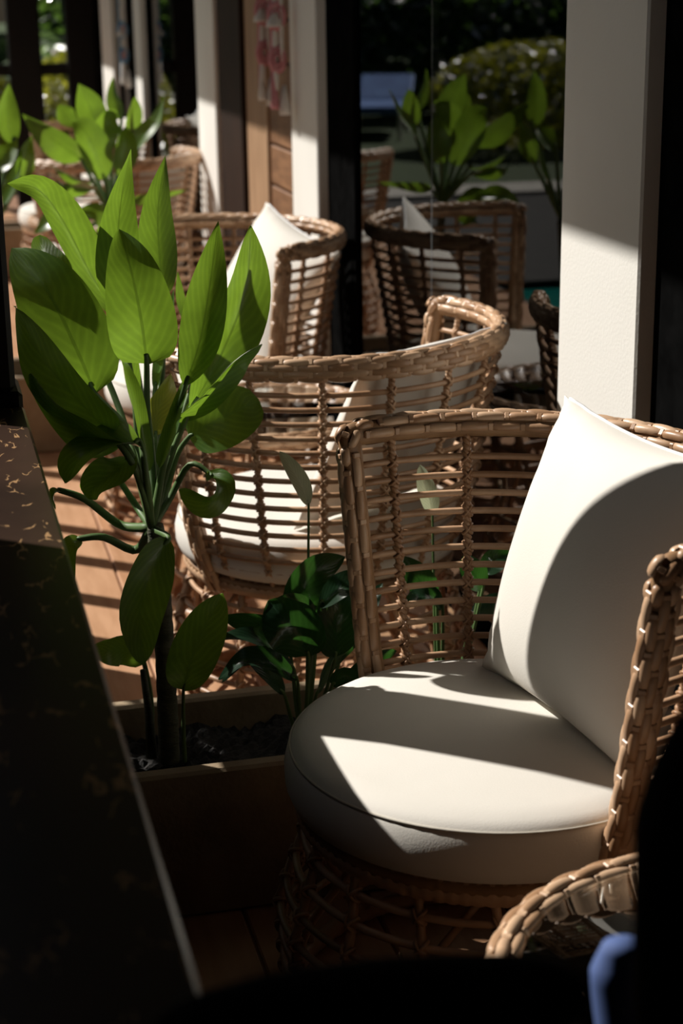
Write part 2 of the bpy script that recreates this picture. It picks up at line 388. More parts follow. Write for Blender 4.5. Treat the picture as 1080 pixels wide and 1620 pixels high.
def strands(path, closed, outward, rc, rows, pitch, ties=None):
    ra, rb = rc
    """matrices (or one joined MB) of strands wound around a path; outward(p) gives the radial normal"""
    n = len(path); seg = [(path[(i+1) % n]-path[i]).length for i in range(n if closed else n-1)]
    total = sum(seg); cnt = round(total/pitch); mats = []
    cum = [0]
    for s_ in seg: cum.append(cum[-1]+s_)
    def at(d):
        if closed: d %= total
        d = min(max(d, 0), total-1e-6)
        lo = 0
        while cum[lo+1] < d: lo += 1
        a, b = path[lo], path[(lo+1) % n]; t = (d-cum[lo])/max(seg[lo], 1e-9)
        return a.lerp(b, t), (b-a).normalized()
    for ri, ang in enumerate(rows):
        for c in range(cnt):
            d = (c+.5+(.5 if ri % 2 else 0))*total/cnt
            if not closed and d > total-.01: continue
            p, t = at(d); o = outward(p); o = (o-t*o.dot(t)).normalized(); b = t.cross(o)
            if b.z < -0.2 and closed: b = -b
            nn = (o*(math.cos(R(ang))/ra) + b*(math.sin(R(ang))/rb)).normalized(); yy = nn.cross(t)
            tt = (t + nn*0.045 + yy*(.03 if ri % 2 else -.03)).normalized(); yy = nn.cross(tt).normalized(); n2 = tt.cross(yy)
            q = p + o*(math.cos(R(ang))*ra) + b*(math.sin(R(ang))*rb)
            p2, t_a = at(max(0, d-.03)); p3, t_b = at(d+.03)
            ks = 1.0 if t_a.dot(t_b) > .93 else .55
            if ties is not None:
                pt, t_t = at(d+total/cnt/2); ot = outward(pt); ot = (ot-t_t*ot.dot(t_t)).normalized(); bt = t_t.cross(ot)
                if bt.z < -0.2 and closed: bt = -bt
                nt_ = (ot*(math.cos(R(ang))/ra) + bt*(math.sin(R(ang))/rb)).normalized(); yt = nt_.cross(t_t); qt = pt+ot*(math.cos(R(ang))*ra)+bt*(math.sin(R(ang))*rb)
                ties.add([qt+t_t*c_.x+yt*c_.y+nt_*c_.z for c_ in TIEV.v], TIEV.f)
            mats.append(Matrix(((tt.x*ks, yy.x, n2.x, q.x), (tt.y*ks, yy.y, n2.y, q.y), (tt.z*ks, yy.z, n2.z, q.z), (0, 0, 0, 1))))
    return mats
def knots(mb, p, t, r):
    o = Vector((p.x, p.y, 0)).normalized(); k = t.cross(o).normalized()
    for sg in (-1, 1):     # a crossed binding: two slanted loops
        d = (t*.75+k*sg*.66).normalized(); e = d.cross(o).normalized()
        mb.tube([p+o*(r*.92*math.sin(q))+d*(r*1.15*math.cos(q)) for q in [2*math.pi*i/10 for i in range(10)]], .0027, 4, True)
def chain(pts, n=60): return spline(pts, n)
def smooth_path(pts, it=3):
    for _ in range(it):
        q = [pts[0]]
        for a, b in zip(pts, pts[1:]): q += [a.lerp(b, .25), a.lerp(b, .75)]
        q.append(pts[-1]); pts = q
    return pts

def make_chair():
    root = thing('rattan_armchair', 'x', 'chair')
    E_ = 92
    def S(a, z, dr=0): r = RZ(z)+dr; return Vector((r*math.cos(R(a)), r*math.sin(R(a)), z))
    ctrl = [S(-E_, z) for z in (.30, .40, .50, .60, .70, .752)] + [S(-E_, .765), S(-E_+4, .765)]
    ctrl += [S(a, .765) for a in range(-E_+10, E_-9, 6)]
    ctrl += [S(E_-4, .765), S(E_, .765)] + [S(E_, z) for z in (.752, .70, .60, .50, .40, .30)]
    path = smooth_path(ctrl, 2)
    outw = lambda p: Vector((p.x, p.y, 0)).normalized()
    core = MB(); ring_n = 10
    for i, p in enumerate(path):
        t = (path[min(i+1, len(path)-1)]-path[max(i-1, 0)]).normalized(); o_ = outw(p); o_ = (o_-t*o_.dot(t)).normalized(); b_ = t.cross(o_)
        core.v += [p+o_*(.0125*math.cos(2*math.pi*k/ring_n))+b_*(.0185*math.sin(2*math.pi*k/ring_n)) for k in range(ring_n)]
    for i in range(len(path)-1):
        for k in range(ring_n): core.f.append((i*ring_n+k, i*ring_n+(k+1) % ring_n, (i+1)*ring_n+(k+1) % ring_n, (i+1)*ring_n+k))
    core.f.append(tuple(range(ring_n-1, -1, -1))); core.f.append(tuple((len(path)-1)*ring_n+k for k in range(ring_n)))
    rim = core.build('rim', RATTAN_DARK, root)
    rows = (-52, -17, 17, 52, 90, 128, 180); ties = MB()
    # b is tangent x outward; for this path direction it points down/in, so flip the row angles
    for m in strands(path, False, outw, (.0135, .0195), [-a for a in rows], .0495, ties):
        link('weave_strand', STRAND, rim, m)
    ty = ties.build('weave_tie', RATTAN_STRAND, rim, False); ty['kind'] = 'stuff'
    zs = [.364+.0272*i for i in range(14)]
    angs = [-81, -62, -41, -20.5, 0, 20.5, 41, 62, 81]
    for z in zs:
        MB().tube([S(-E_+1.5+i*(2*E_-3)/44, z) for i in range(45)], .0052, 7).build('back_rod', RATTAN, root)
    for a in angs:
        n = 84; z0, z1 = .315, .757
        mb = MB(); n = 210
        for ph in (0, math.pi):
            tw_ = lambda i: 2*math.pi*(z1-z0)*i/n/.0165+ph
            mb.tube([S(a+math.degrees(.0030*math.cos(tw_(i))/.33), z0+(z1-z0)*i/n, -.001+.0030*math.sin(tw_(i))) for i in range(n+1)], .0040, 5)
        for z in zs: knots(mb, S(a, z), (S(a, z+.01)-S(a, z)).normalized(), .0088)
        mb.build('stake', RATTAN, root)
    # seat ring bound with coiled cane
    n = 300
    MB().tube([S(360*i/n, .318) for i in range(n)], lambda s: .0155+.0018*abs(math.sin(s*math.pi*100)), 8, True).build('seat_ring', RATTAN, root)
    MB().lathe([(.255, .318), (.268, .322), (.268, .330), (.255, .334)], 48).build('seat_panel', RATTAN_DARK, root)
    for z in (.278, .242, .206, .170, .134, .098, .062):
        MB().tube([S(360*i/72, z) for i in range(72)], .0055, 7, True).build('base_ring', RATTAN, root)
    MB().tube([S(360*i/240, .014) for i in range(240)], lambda s: .0125+.0015*abs(math.sin(s*math.pi*80)), 8, True).build('floor_ring', RATTAN, root)
    for k in range(16):
        a = 11+k*22.5; n = 40
        mb = MB().tube([S(a+5*math.sin(i/n*math.pi), .014+.30*i/n) for i in range(n+1)], lambda s: .0062+.0012*abs(math.sin(s*math.pi*12)), 6)
        for z in (.278, .242, .206, .170, .134, .098, .062): knots(mb, S(a+5*math.sin((z-.014)/.30*math.pi), z), Vector((0, 0, 1)), .0105)
        mb.build('base_stake', RATTAN, root)
    for k in range(8):   # slanting braces inside the base
        a = k*45+8
        MB().tube(spline([S(a, .03, -.012), S(a+22, .16, -.03), S(a+44, .30, -.012)], 12), .0055, 6).build('brace', RATTAN, root)
    # fitted round cushion
    Rc = .283
    prof = [(.02, .334), (.20, .334), (Rc-.022, .336), (Rc-.006, .345), (Rc, .362), (Rc+.001, .385), (Rc-.004, .405), (Rc-.010, .4165), (Rc-.022, .4245), (Rc-.05, .430), (.16, .4355), (.05, .437), (.01, .437)]
    cu = MB().lathe(prof, 72).build('seat_cushion', CREAM, root); cu['label'] = 'round cream seat cushion'
    MB().tube([Vector(((Rc-.0072)*math.cos(2*math.pi*i/90), (Rc-.0072)*math.sin(2*math.pi*i/90), .4135)) for i in range(90)], .0018, 6, True).build('piping', SEAM, cu)
    return root
chair0 = make_chair()
CH = [((.701, 2.029), 196, 'nearest cream-cushioned rattan tub chair, beside the glass-topped table, turned left'),
      ((.723, 3.165), 120, 'rattan tub chair behind the planter, its open side turned away from the camera'),
      ((.730, 4.476), 206, 'rattan tub chair beside the teak siding, pointed pillow rising above its rim'),
      ((.745, 6.85), 122, 'blurred rattan tub chair behind the second potted plant'),
      ((.745, 8.25), 205, 'farthest rattan tub chair, mostly hidden behind pale leaves')]
chairs = []
for i, ((x, y), d, lab) in enumerate(CH):
    c = chair0 if i == 0 else copy_tree(chair0)
    c.location = (x, y, .003); c.rotation_euler = (0, 0, R(d-180)); c['label'] = lab; c['group'] = 'rattan tub chairs along the glass wall'
    chairs.append(c)

def make_table():
    root = thing('rattan_table', 'x', 'table')
    TP = [(0, .245), (.10, .225), (.21, .195), (.30, .205), (.45, .262)]
    def S(a, z, dr=0): r = RZ(z, TP)+dr; return Vector((r*math.cos(R(a)), r*math.sin(R(a)), z))
    path = [S(360*i/96, .445) for i in range(96)]
    rim = MB().tube(path, .0145, 8, True).build('rim', RATTAN_DARK, root); ties = MB()
    for m in strands(path, True, lambda p: Vector((p.x, p.y, 0)).normalized(), (.0155, .0155), (-60, -10, 40, 90, 140, 190), .0495, ties):
        link('weave_strand', STRAND, rim, m)
    ty = ties.build('weave_tie', RATTAN_STRAND, rim, False); ty['kind'] = 'stuff'
    MB().lathe([(.236, .4535), (.240, .4545), (.2405, .4575), (.239, .4595), (.01, .4595)], 64).build('glass_top', TGLASS, root)
    for z in (.39, .33, .27, .21, .15, .09):
        MB().tube([S(360*i/64, z) for i in range(64)], .006, 8, True).build('base_ring', RATTAN, root)
    MB().tube([S(360*i/240, .014) for i in range(240)], lambda s: .0125+.0015*abs(math.sin(s*math.pi*70)), 8, True).build('floor_ring', RATTAN, root)
    for k in range(12):
        a = k*30; n = 36
        mb = MB().tube([S(a, .014+.43*i/n, -.003) for i in range(n+1)], lambda s: .0062+.0012*abs(math.sin(s*math.pi*15)), 6)
        for z in (.39, .33, .27, .21, .15, .09): knots(mb, S(a, z), Vector((0, 0, 1)), .0105)
        mb.build('base_stake', RATTAN, root)
    for k in range(6):
        a = k*60+10
        MB().tube(spline([S(a, .436, -.012), S(a+35, .428, -.09), S(a+80, .424, -.14), S(a+125, .428, -.09), S(a+160, .436, -.012)], 24), .006, 8).build('top_strut', RATTAN, root)
    return root
tab0 = make_table(); tab0.location = (.745, 1.325, .003); tab0['label'] = 'round rattan table with inset glass top in the right foreground'; tab0['group'] = 'round glass topped rattan tables'
t2 = copy_tree(tab0); t2.location = (.745, 3.81, .003); t2['label'] = 'round glass-topped rattan table seen through the slats between two chairs'
t3 = copy_tree(tab0); t3.location = (.74, 7.55, .003); t3['label'] = 'glass-topped rattan table far back behind the second plant'

# loose pillows
def pillow(label, A, e1, e2, S1, S2, T, flip=1, zipper=True):
    """A bottom corner, e1 along the bottom edge, e2 up the left edge"""
    e1 = Vector(e1).normalized(); e2 = Vector(e2); e2 = (e2-e1*e2.dot(e1)).normalized(); nn = e1.cross(e2)*flip
    n = 28; v = []; f = []
    def surf(i, j, sgn):
        u = -1+2*i/n; w_ = -1+2*j/n
        th = max(0, (1-u*u))**.55*max(0, (1-w_*w_))**.55
        th *= 1+.05*math.sin(5*u+2*w_)
        pin = .075
        uu = u*(1-pin*(1-w_*w_)*abs(u)**3); ww = w_*(1-pin*(1-u*u)*abs(w_)**3)
        wr = .0035*math.sin(22*(u+w_))*max(0, abs(u*w_)-.25)
        return Vector((uu*S1/2, ww*S2/2, sgn*(T/2*th+.0015)+wr))
    for sgn in (1, -1):
        b0 = len(v)
        for j in range(n+1):
            for i in range(n+1): v.append(surf(i, j, sgn))
        for j in range(n):
            for i in range(n):
                q = (b0+j*(n+1)+i, b0+j*(n+1)+i+1, b0+(j+1)*(n+1)+i+1, b0+(j+1)*(n+1)+i)
                f.append(q if sgn > 0 else q[::-1])
    M_ = (n+1)*(n+1); idx = [i for i in range(n+1)] + [j*(n+1)+n for j in range(1, n+1)] + [n*(n+1)+i for i in range(n-1, -1, -1)] + [j*(n+1) for j in range(n-1, 0, -1)]
    for a, b in zip(idx, idx[1:]+idx[:1]): f.append((b, a, a+M_, b+M_))
    cen = Vector(A)+e1*S1/2+e2*S2/2
    root = bpy.data.objects.new('pillow', mesh_of('pillow', v, f, CREAM)); COL.objects.link(root)
    root.matrix_world = Matrix(((e1.x, e2.x, nn.x, cen.x), (e1.y, e2.y, nn.y, cen.y), (e1.z, e2.z, nn.z, cen.z), (0, 0, 0, 1)))
    tag(root, label, 'pillow', 'cream pillows on the rattan chairs')
    if zipper:
        k = n; MB().tube([surf(i, k, 0)+Vector((0, .001, -.002)) for i in range(1, n)], .0028, 6).build('zip_tape', ZIP, root)
    return root
pillow('cream pillow with curved shadow, leaning in the nearest rattan chair', (.758, 2.238, .432), (.14, -.99, 0), (.128, -.03, .385), .44, .42, .15)
pillow('cream pillow with its zip edge showing above the rim of the second chair', (.630, 2.960, .437), (.837, .545, 0), (.055, -.187, .36), .40, .395, .11)
pillow('pointed cream pillow in the chair beside the teak siding', (.735, 4.72, .455), (.26, -.90, -.20), (.19, .05, .40), .42, .43, .14)
pillow('blurred cream pillow in the chair behind the second plant', (.62, 6.62, .437), (.837, .545, 0), (.055, -.187, .36), .40, .40, .12)
pillow('small blurred pillow in the farthest rattan chair', (.77, 8.46, .437), (.30, -.95, 0), (.14, 0, .38), .42, .42, .14)

# ------------------------------------------------------------------ planters
def planter(label, y0, y1, x0, x1, h):
    root = thing('planter_box', label, 'planter', ((x0+x1)/2, y0, 0)); hw = (x1-x0)/2; d = y1-y0; t = .03
    MB().box(-hw, hw, 0, t, 0.002, h, bev=.005).build('side_wall', CONC, root, False)
    MB().box(-hw, hw, d-t, d, 0.002, h, bev=.005).build('side_wall', CONC, root, False)
    MB().box(-hw, -hw+t, t, d-t, 0.002, h, bev=.004).build('end_wall', CONC, root, False)
    MB().box(hw-t, hw, t, d-t, 0.002, h, bev=.004).build('end_wall', CONC, root, False)
    v = []; f = []; nx, ny = 90, 26
    for j in range(ny+1):
        for i in range(nx+1):
            v.append((-hw+t+(2*hw-2*t)*i/nx, t+(d-2*t)*j/ny, h-.055+random.uniform(-.007, .007)+.008*math.sin(i*.35)))
    for j in range(ny):
        for i in range(nx): q = j*(nx+1)+i; f.append((q, q+1, q+nx+2, q+nx+1))
    so_ = obj('soil', v, f, SOILM, root, False); so_['kind'] = 'stuff'
    return root
planter('long low tan planter box of dark soil in front of the second chair', 2.375, 2.685, .155, 1.02, .25)
planter('long low planter box holding the blurred second plant', 5.30, 5.62, -.10, 1.0, .25)
planter('farthest low planter box beyond the blurred chairs', 8.85, 9.15, -.10, 1.0, .25)

# ------------------------------------------------------------------ plants
def leaf_geo(pts, hw, nh, fold=.25, twist=0, wave=.0, curl=0, prof=(.62, .85), ns=18, nc=4):
    P = spline(pts, ns); v = []; uv = []; f = []
    a, b = prof[0]*1.1, prof[1]*1.18; tm = a/(a+b); mx = tm**a*(1-tm)**b
    ph = random.uniform(0, 6)
    for i, p in enumerate(P):
        t = (P[min(i+1, ns)]-P[max(i-1, 0)]).normalized(); s = i/ns
        n = nh-t*nh.dot(t); n.normalize()
        n = Matrix.Rotation(R(twist+curl*s), 3, t) @ n
        sd_ = t.cross(n)
        w_ = hw*max(.012, (max(s, 1e-4)**a*max(0, 1-s)**b/mx))
        for j in range(-nc, nc+1):
            u = j/nc; au = abs(u)
            off = fold*w_*(au**1.35) + wave*hw*math.sin(9*s+ph+(1.5 if u > 0 else 0))*au**2
            v.append(p + sd_*(u*w_*math.cos(min(1.2, fold*.6))) + n*off); uv.append((.5+.5*u, s))
    m = 2*nc+1
    for i in range(ns):
        for j in range(m-1): q = i*m+j; f.append((q, q+1, q+m+1, q+m))
    return v, f, uv
def add_leaf(root, pts, hwpx, mat=None, twist=0, fold=.25, wave=.06, curl=0, prof=(.62, .85), pet=None, petr=.0066, name='leaf'):
    """pts: (px, py, depth Y) base to tip; pet: list of (px,py,Y) from the crown to the leaf base"""
    W = [atY(*p) for p in pts]; mid = W[len(W)//2]
    nh = (CAM-mid).normalized(); dep = (mid-CAM).dot(_f)
    v, f, uv = leaf_geo(W, hwpx*dep/FPX, nh, fold, twist, wave, curl, prof)
    o = root.location; v = [p-o for p in v]
    lf = obj(name, v, f, mat or LEAF, root, True, uv)
    if pet:
        pp = [atY(*p)-o for p in pet] + [W[0]-o, W[0]-o+(W[1]-W[0])*.25]
        MB().tube(spline(pp, 18), lambda s: petr*(1-.55*s), 7).build('petiole', STEM, lf)
    return lf
D = 2.50
pl1 = thing('broad_leaved_plant', 'tall broad-leaved green plant in the front planter, leaves glowing in the sun', 'plant', tuple(atY(268, 1200, D+.02)))
cr = (240, 835, D)
# trunk
tp = [atY(268, 1205, D+.02), atY(264, 1100, D+.015), atY(258, 980, D+.01), atY(253, 900, D), atY(245, 830, D)]
MB().tube([p-pl1.location for p in spline(tp, 60)], lambda s: .0165-.004*s+.0012*abs(math.sin(s*math.pi*16)), 10).build('trunk', TRUNK, pl1)
MB().tube([atY(x, y, D+.05)-pl1.location for x, y in ((240, 1198), (236, 1130), (226, 1060))], lambda s: .009-.004*s, 8).build('trunk', TRUNK, pl1)
L = lambda *a, **k: add_leaf(pl1, *a, **k)
# back leaves first
L([(205, 520, 2.85), (150, 445, 2.82), (100, 350, 2.77), (60, 300, 2.72), (12, 290, 2.69)], 34, twist=38, fold=.55, curl=-35, pet=[cr, (235, 700, 2.79)], prof=(.5, .7))
L([(150, 622, 2.60), (120, 550, 2.60), (75, 460, 2.63), (18, 392, 2.68)], 66, twist=-6, fold=.18, pet=[cr, (215, 700, 2.64)], prof=(.42, .62))
L([(196, 500, 2.70), (186, 420, 2.70), (190, 330, 2.68), (207, 236, 2.65)], 37, twist=8, fold=.2, pet=[cr, (225, 680, 2.67), (205, 580, 2.69)], prof=(.5, .95))
L([(258, 470, 2.74), (252, 400, 2.74), (250, 330, 2.72), (262, 246, 2.68)], 32, twist=-12, fold=.3, pet=[cr, (248, 700, 2.70), (258, 560, 2.73)], prof=(.5, .8))
L([(232, 575, 2.52), (224, 510, 2.50), (208, 430, 2.50), (188, 362, 2.53)], 56, twist=4, fold=.2, pet=[cr, (240, 730, 2.57), (233, 650, 2.54)], prof=(.34, .66), petr=.0075)
L([(292, 612, 2.50), (316, 540, 2.49), (332, 450, 2.49), (345, 350, 2.48)], 36, twist=-8, fold=.3, pet=[cr, (262, 720, 2.51)], prof=(.75, .85))
L([(300, 650, 2.53), (350, 560, 2.53), (388, 460, 2.53), (397, 357, 2.51)], 46, twist=24, fold=.35, pet=[cr, (268, 730, 2.53)], prof=(.7, .75))
L([(272, 668, 2.54), (318, 632, 2.50), (372, 572, 2.48), (415, 545, 2.50)], 30, twist=58, fold=.5, pet=[cr, (256, 740, 2.56)], prof=(.5, .6))
L([(298, 692, 2.58), (330, 672, 2.56), (370, 652, 2.56), (409, 634, 2.59)], 50, twist=-8, fold=.2, pet=[cr, (262, 780, 2.60), (280, 720, 2.59)], prof=(.45, .45))
L([(178, 690, 2.43), (130, 640, 2.42), (70, 570, 2.43), (24, 484, 2.46)], 46, twist=-30, fold=.35, pet=[cr, (215, 745, 2.42)], prof=(.4, .6), wave=.18)
L([(222, 700, 2.44), (180, 700, 2.41), (130, 720, 2.39), (105, 765, 2.40)], 34, twist=48, fold=.5, pet=[cr, (232, 760, 2.42)], prof=(.45, .5), wave=.2)
L([(246, 690, 2.67), (248, 655, 2.67), (262, 622, 2.67), (270, 590, 2.68)], 22, mat=LEAF_Y, twist=15, fold=.4, pet=[cr, (246, 760, 2.65)])
L([(330, 748, 2.52), (350, 770, 2.48), (330, 795, 2.46), (282, 776, 2.48)], 26, twist=-40, fold=.4, pet=[cr, (268, 790, 2.56), (300, 735, 2.54)], prof=(.5, .5), wave=.2)
L([(214, 655, 2.72), (205, 600, 2.72), (196, 545, 2.72), (186, 470, 2.72)], 20, twist=50, fold=.4, pet=[cr, (222, 740, 2.68)])
L([(245, 620, 2.70), (258, 560, 2.70), (270, 510, 2.70), (275, 455, 2.69)], 18, twist=-55, fold=.4, pet=[cr, (240, 730, 2.66)])
L([(266, 850, 2.43), (240, 900, 2.40), (220, 970, 2.40), (228, 1052, 2.43)], 40, twist=-20, fold=.35, pet=[(245, 838, 2.48)], prof=(.6, .55))
L([(228, 1050, 2.58), (200, 1030, 2.56), (170, 1030, 2.54), (138, 1028, 2.54)], 26, twist=-15, fold=.15, pet=[(238, 1190, 2.62), (238, 1110, 2.61)], prof=(.5, .7))
L([(290, 1092, 2.42), (300, 1050, 2.38), (325, 990, 2.36), (352, 938, 2.36)], 40, twist=10, fold=.25, pet=[(292, 1205, 2.46), (290, 1150, 2.45)], prof=(.55, .6), petr=.004)
L([(128, 852, 2.54), (112, 862, 2.53), (108, 885, 2.54), (114, 922, 2.56)], 15, twist=20, fold=.2, pet=[cr, (215, 870, 2.56), (165, 850, 2.54)], prof=(.4, .5), petr=.0085)
L([(96, 776, 2.54), (86, 778, 2.53), (84, 790, 2.54), (88, 806, 2.55)], 10, twist=60, fold=.3, pet=[cr, (190, 830, 2.56), (135, 790, 2.54)], petr=.008)
L([(178, 745, 2.56), (160, 752, 2.54), (140, 765, 2.54), (128, 775, 2.55)], 18, twist=-20, fold=.4, pet=[cr, (215, 800, 2.57)], petr=.007)
L([(320, 560, 2.78), (300, 520, 2.80), (285, 480, 2.82), (280, 430, 2.84)], 22, twist=60, pet=[cr, (275, 700, 2.70)])
L([(110, 470, 2.72), (90, 430, 2.74), (70, 400, 2.76), (62, 372, 2.78)], 26, twist=30, pet=[cr, (190, 650, 2.67)], prof=(.5, .5))

L([(200, 705, 2.43), (150, 690, 2.41), (95, 655, 2.41), (50, 590, 2.43)], 34, twist=-48, fold=.4, pet=[cr, (222, 755, 2.43)], prof=(.45, .6), wave=.2)
L([(205, 722, 2.44), (185, 745, 2.41), (150, 770, 2.40), (140, 790, 2.40)], 30, twist=30, fold=.4, pet=[cr, (225, 775, 2.43)], prof=(.45, .5), wave=.22)
L([(236, 745, 2.50), (224, 680, 2.50), (212, 620, 2.51), (190, 560, 2.53)], 13, twist=35, fold=.5, prof=(.35, .5))
L([(252, 740, 2.50), (268, 690, 2.50), (284, 640, 2.50), (300, 590, 2.52)], 13, twist=-30, fold=.5, prof=(.35, .5))

# peace lily clumps
def lily(label, base, leaves, flowers, group=None):
    root = thing('peace_lily', label, 'plant', tuple(atY(*base)))
    for pts, hw, tw_ in leaves:
        W0 = pts[0]; pet = [(base[0]+(W0[0]-base[0])*.1, base[1], base[2]), (base[0]+(W0[0]-base[0])*.6, (base[1]+W0[1])/2, (base[2]+W0[2])/2)]
        add_leaf(root, pts, hw, LILY, twist=tw_, fold=.3, wave=.08, pet=pet, petr=.0042, prof=(.55, .7))
    for pts, hw, tw_ in flowers:
        W0 = pts[0]; pet = [(base[0]+(W0[0]-base[0])*.5, base[1], base[2]), (W0[0]*.8+base[0]*.2, (base[1]+W0[1])/2, W0[2])]
        add_leaf(root, pts, hw, SPATHE, twist=tw_, fold=.5, wave=.04, pet=pet, petr=.003, prof=(.6, .6), name='spathe')
    return root
lily('dark glossy peace lily with a pale spathe in the front planter', (480, 1185, 2.53), [
    ([(495, 1000, 2.50), (478, 950, 2.48), (500, 905, 2.48), (545, 880, 2.50)], 34, 10),
    ([(500, 985, 2.46), (470, 970, 2.43), (440, 975, 2.42), (415, 995, 2.43)], 30, 20),
    ([(505, 960, 2.44), (540, 930, 2.42), (565, 925, 2.43), (568, 950, 2.45)], 26, -40),
    ([(488, 1040, 2.42), (470, 1000, 2.40), (445, 975, 2.40), (425, 950, 2.42)], 46, -10),
    ([(530, 1040, 2.46), (532, 1000, 2.44), (535, 960, 2.44), (540, 920, 2.47)], 36, 12),
    ([(545, 1020, 2.55), (565, 990, 2.56), (585, 955, 2.57), (606, 922, 2.58)], 22, -30),
    ([(540, 1090, 2.46), (570, 1060, 2.45), (600, 1040, 2.45), (628, 1030, 2.46)], 22, 40),
    ([(525, 1085, 2.42), (545, 1070, 2.41), (565, 1085, 2.41), (560, 1110, 2.42)], 22, 30),
    ([(470, 1075, 2.42), (430, 1050, 2.40), (385, 1045, 2.40), (345, 1075, 2.42)], 24, 45),
    ([(465, 1060, 2.46), (420, 1020, 2.45), (380, 1008, 2.45), (335, 1012, 2.46)], 22, 55),
    ([(460, 1040, 2.50), (430, 1000, 2.50), (395, 985, 2.50), (350, 975, 2.52)], 26, -30),
    ([(450, 1100, 2.46), (420, 1060, 2.46), (390, 1040, 2.47), (350, 1080, 2.48)], 20, 35),
    ([(500, 1100, 2.50), (520, 1050, 2.52), (560, 1010, 2.54), (600, 985, 2.56)], 18, 60),
], [([(488, 800, 2.50), (478, 770, 2.49), (462, 742, 2.49), (442, 714, 2.50)], 15, 10)])
lily('peace lily with pale spathe seen through the slats of the nearest chair', (700, 1150, 2.56), [
    ([(765, 925, 2.55), (752, 912, 2.54), (742, 895, 2.54), (738, 876, 2.55)], 24, 20),
    ([(765, 905, 2.57), (780, 890, 2.56), (798, 880, 2.56), (822, 874, 2.57)], 20, -15),
    ([(690, 945, 2.55), (672, 930, 2.54), (655, 905, 2.54), (640, 880, 2.55)], 24, 10),
    ([(700, 960, 2.52), (680, 945, 2.50), (660, 945, 2.50), (640, 955, 2.52)], 20, 40),
    ([(745, 980, 2.60), (765, 965, 2.60), (790, 955, 2.60), (815, 960, 2.62)], 22, -40),
], [([(684, 815, 2.56), (680, 790, 2.55), (672, 765, 2.55), (664, 735, 2.56)], 16, 0)])

# second and third broad-leaved plants, further back
pl2 = thing('broad_leaved_plant', 'blurred broad-leaved plant behind the front plant, pale and green leaves', 'plant', tuple(atY(185, 430, 5.46)))
L2 = lambda *a, **k: add_leaf(pl2, *a, **k)
c2 = (185, 430, 5.46)
MB().tube([p-pl2.location for p in spline([atY(185, 575, 5.46), atY(186, 500, 5.45), c2 and atY(184, 420, 5.45), atY(178, 340, 5.44)], 30)], lambda s: .018-.004*s, 8).build('trunk', TRUNK, pl2)
c2 = (178, 345, 5.44)
for pts, hw, tw_ in [
    ([(130, 255, 5.40), (105, 235, 5.36), (70, 210, 5.34), (36, 180, 5.34)], 26, -30),
    ([(165, 285, 5.40), (150, 240, 5.36), (132, 205, 5.35), (112, 192, 5.36)], 27, 20),
    ([(158, 210, 5.50), (146, 180, 5.50), (136, 155, 5.48), (124, 132, 5.46)], 24, 0),
    ([(175, 240, 5.44), (165, 215, 5.42), (172, 190, 5.42), (185, 175, 5.44)], 26, 30),
    ([(192, 190, 5.55), (185, 170, 5.55), (180, 150, 5.54), (179, 122, 5.52)], 15, -35),
    ([(206, 215, 5.52), (208, 195, 5.51), (212, 170, 5.50), (214, 152, 5.50)], 16, 40),
    ([(212, 240, 5.46), (228, 215, 5.44), (248, 190, 5.43), (260, 152, 5.44)], 18, -48),
    ([(148, 290, 5.36), (128, 285, 5.32), (105, 275, 5.30), (80, 262, 5.30)], 18, -70),
    ([(150, 300, 5.34), (128, 296, 5.30), (105, 296, 5.28), (88, 285, 5.30)], 22, -60),
    ([(190, 280, 5.38), (196, 250, 5.36), (200, 220, 5.36), (198, 200, 5.38)], 20, 20),
    ([(120, 200, 5.60), (105, 185, 5.60), (98, 175, 5.60), (92, 165, 5.60)], 16, 15),
    ([(205, 320, 5.40), (225, 315, 5.38), (250, 310, 5.38), (300, 300, 5.40)], 10, 30),
    ([(130, 360, 5.36), (110, 345, 5.34), (80, 350, 5.34), (55, 370, 5.36)], 24, 40),
    ([(150, 380, 5.32), (170, 360, 5.30), (150, 335, 5.30), (108, 342, 5.32)], 18, 20)]:
    L2(pts, hw, twist=tw_, fold=.3, pet=[c2], petr=.008)
pl3 = thing('broad_leaved_plant', 'blurred broad-leaved plant cut off by the left edge, behind the post', 'plant', tuple(atY(-30, 440, 5.42)))
for pts, hw, tw_ in [
    ([(20, 230, 5.40), (14, 200, 5.40), (12, 165, 5.40), (14, 132, 5.40)], 18, 10),
    ([(30, 290, 5.36), (38, 265, 5.36), (42, 240, 5.36), (50, 215, 5.38)], 16, 25),
    ([(-10, 270, 5.36), (4, 255, 5.36), (14, 240, 5.36), (28, 222, 5.38)], 22, -30),
    ([(5, 330, 5.36), (18, 300, 5.36), (30, 265, 5.34), (36, 232, 5.36)], 16, -55)]:
    add_leaf(pl3, pts, hw, twist=tw_, fold=.3, pet=[(-28, 390, 5.42)], petr=.008)
MB().tube([p-pl3.location for p in spline([atY(-30, 580, 5.42), atY(-29, 480, 5.42), atY(-28, 390, 5.42)], 12)], .015, 8).build('trunk', TRUNK, pl3)

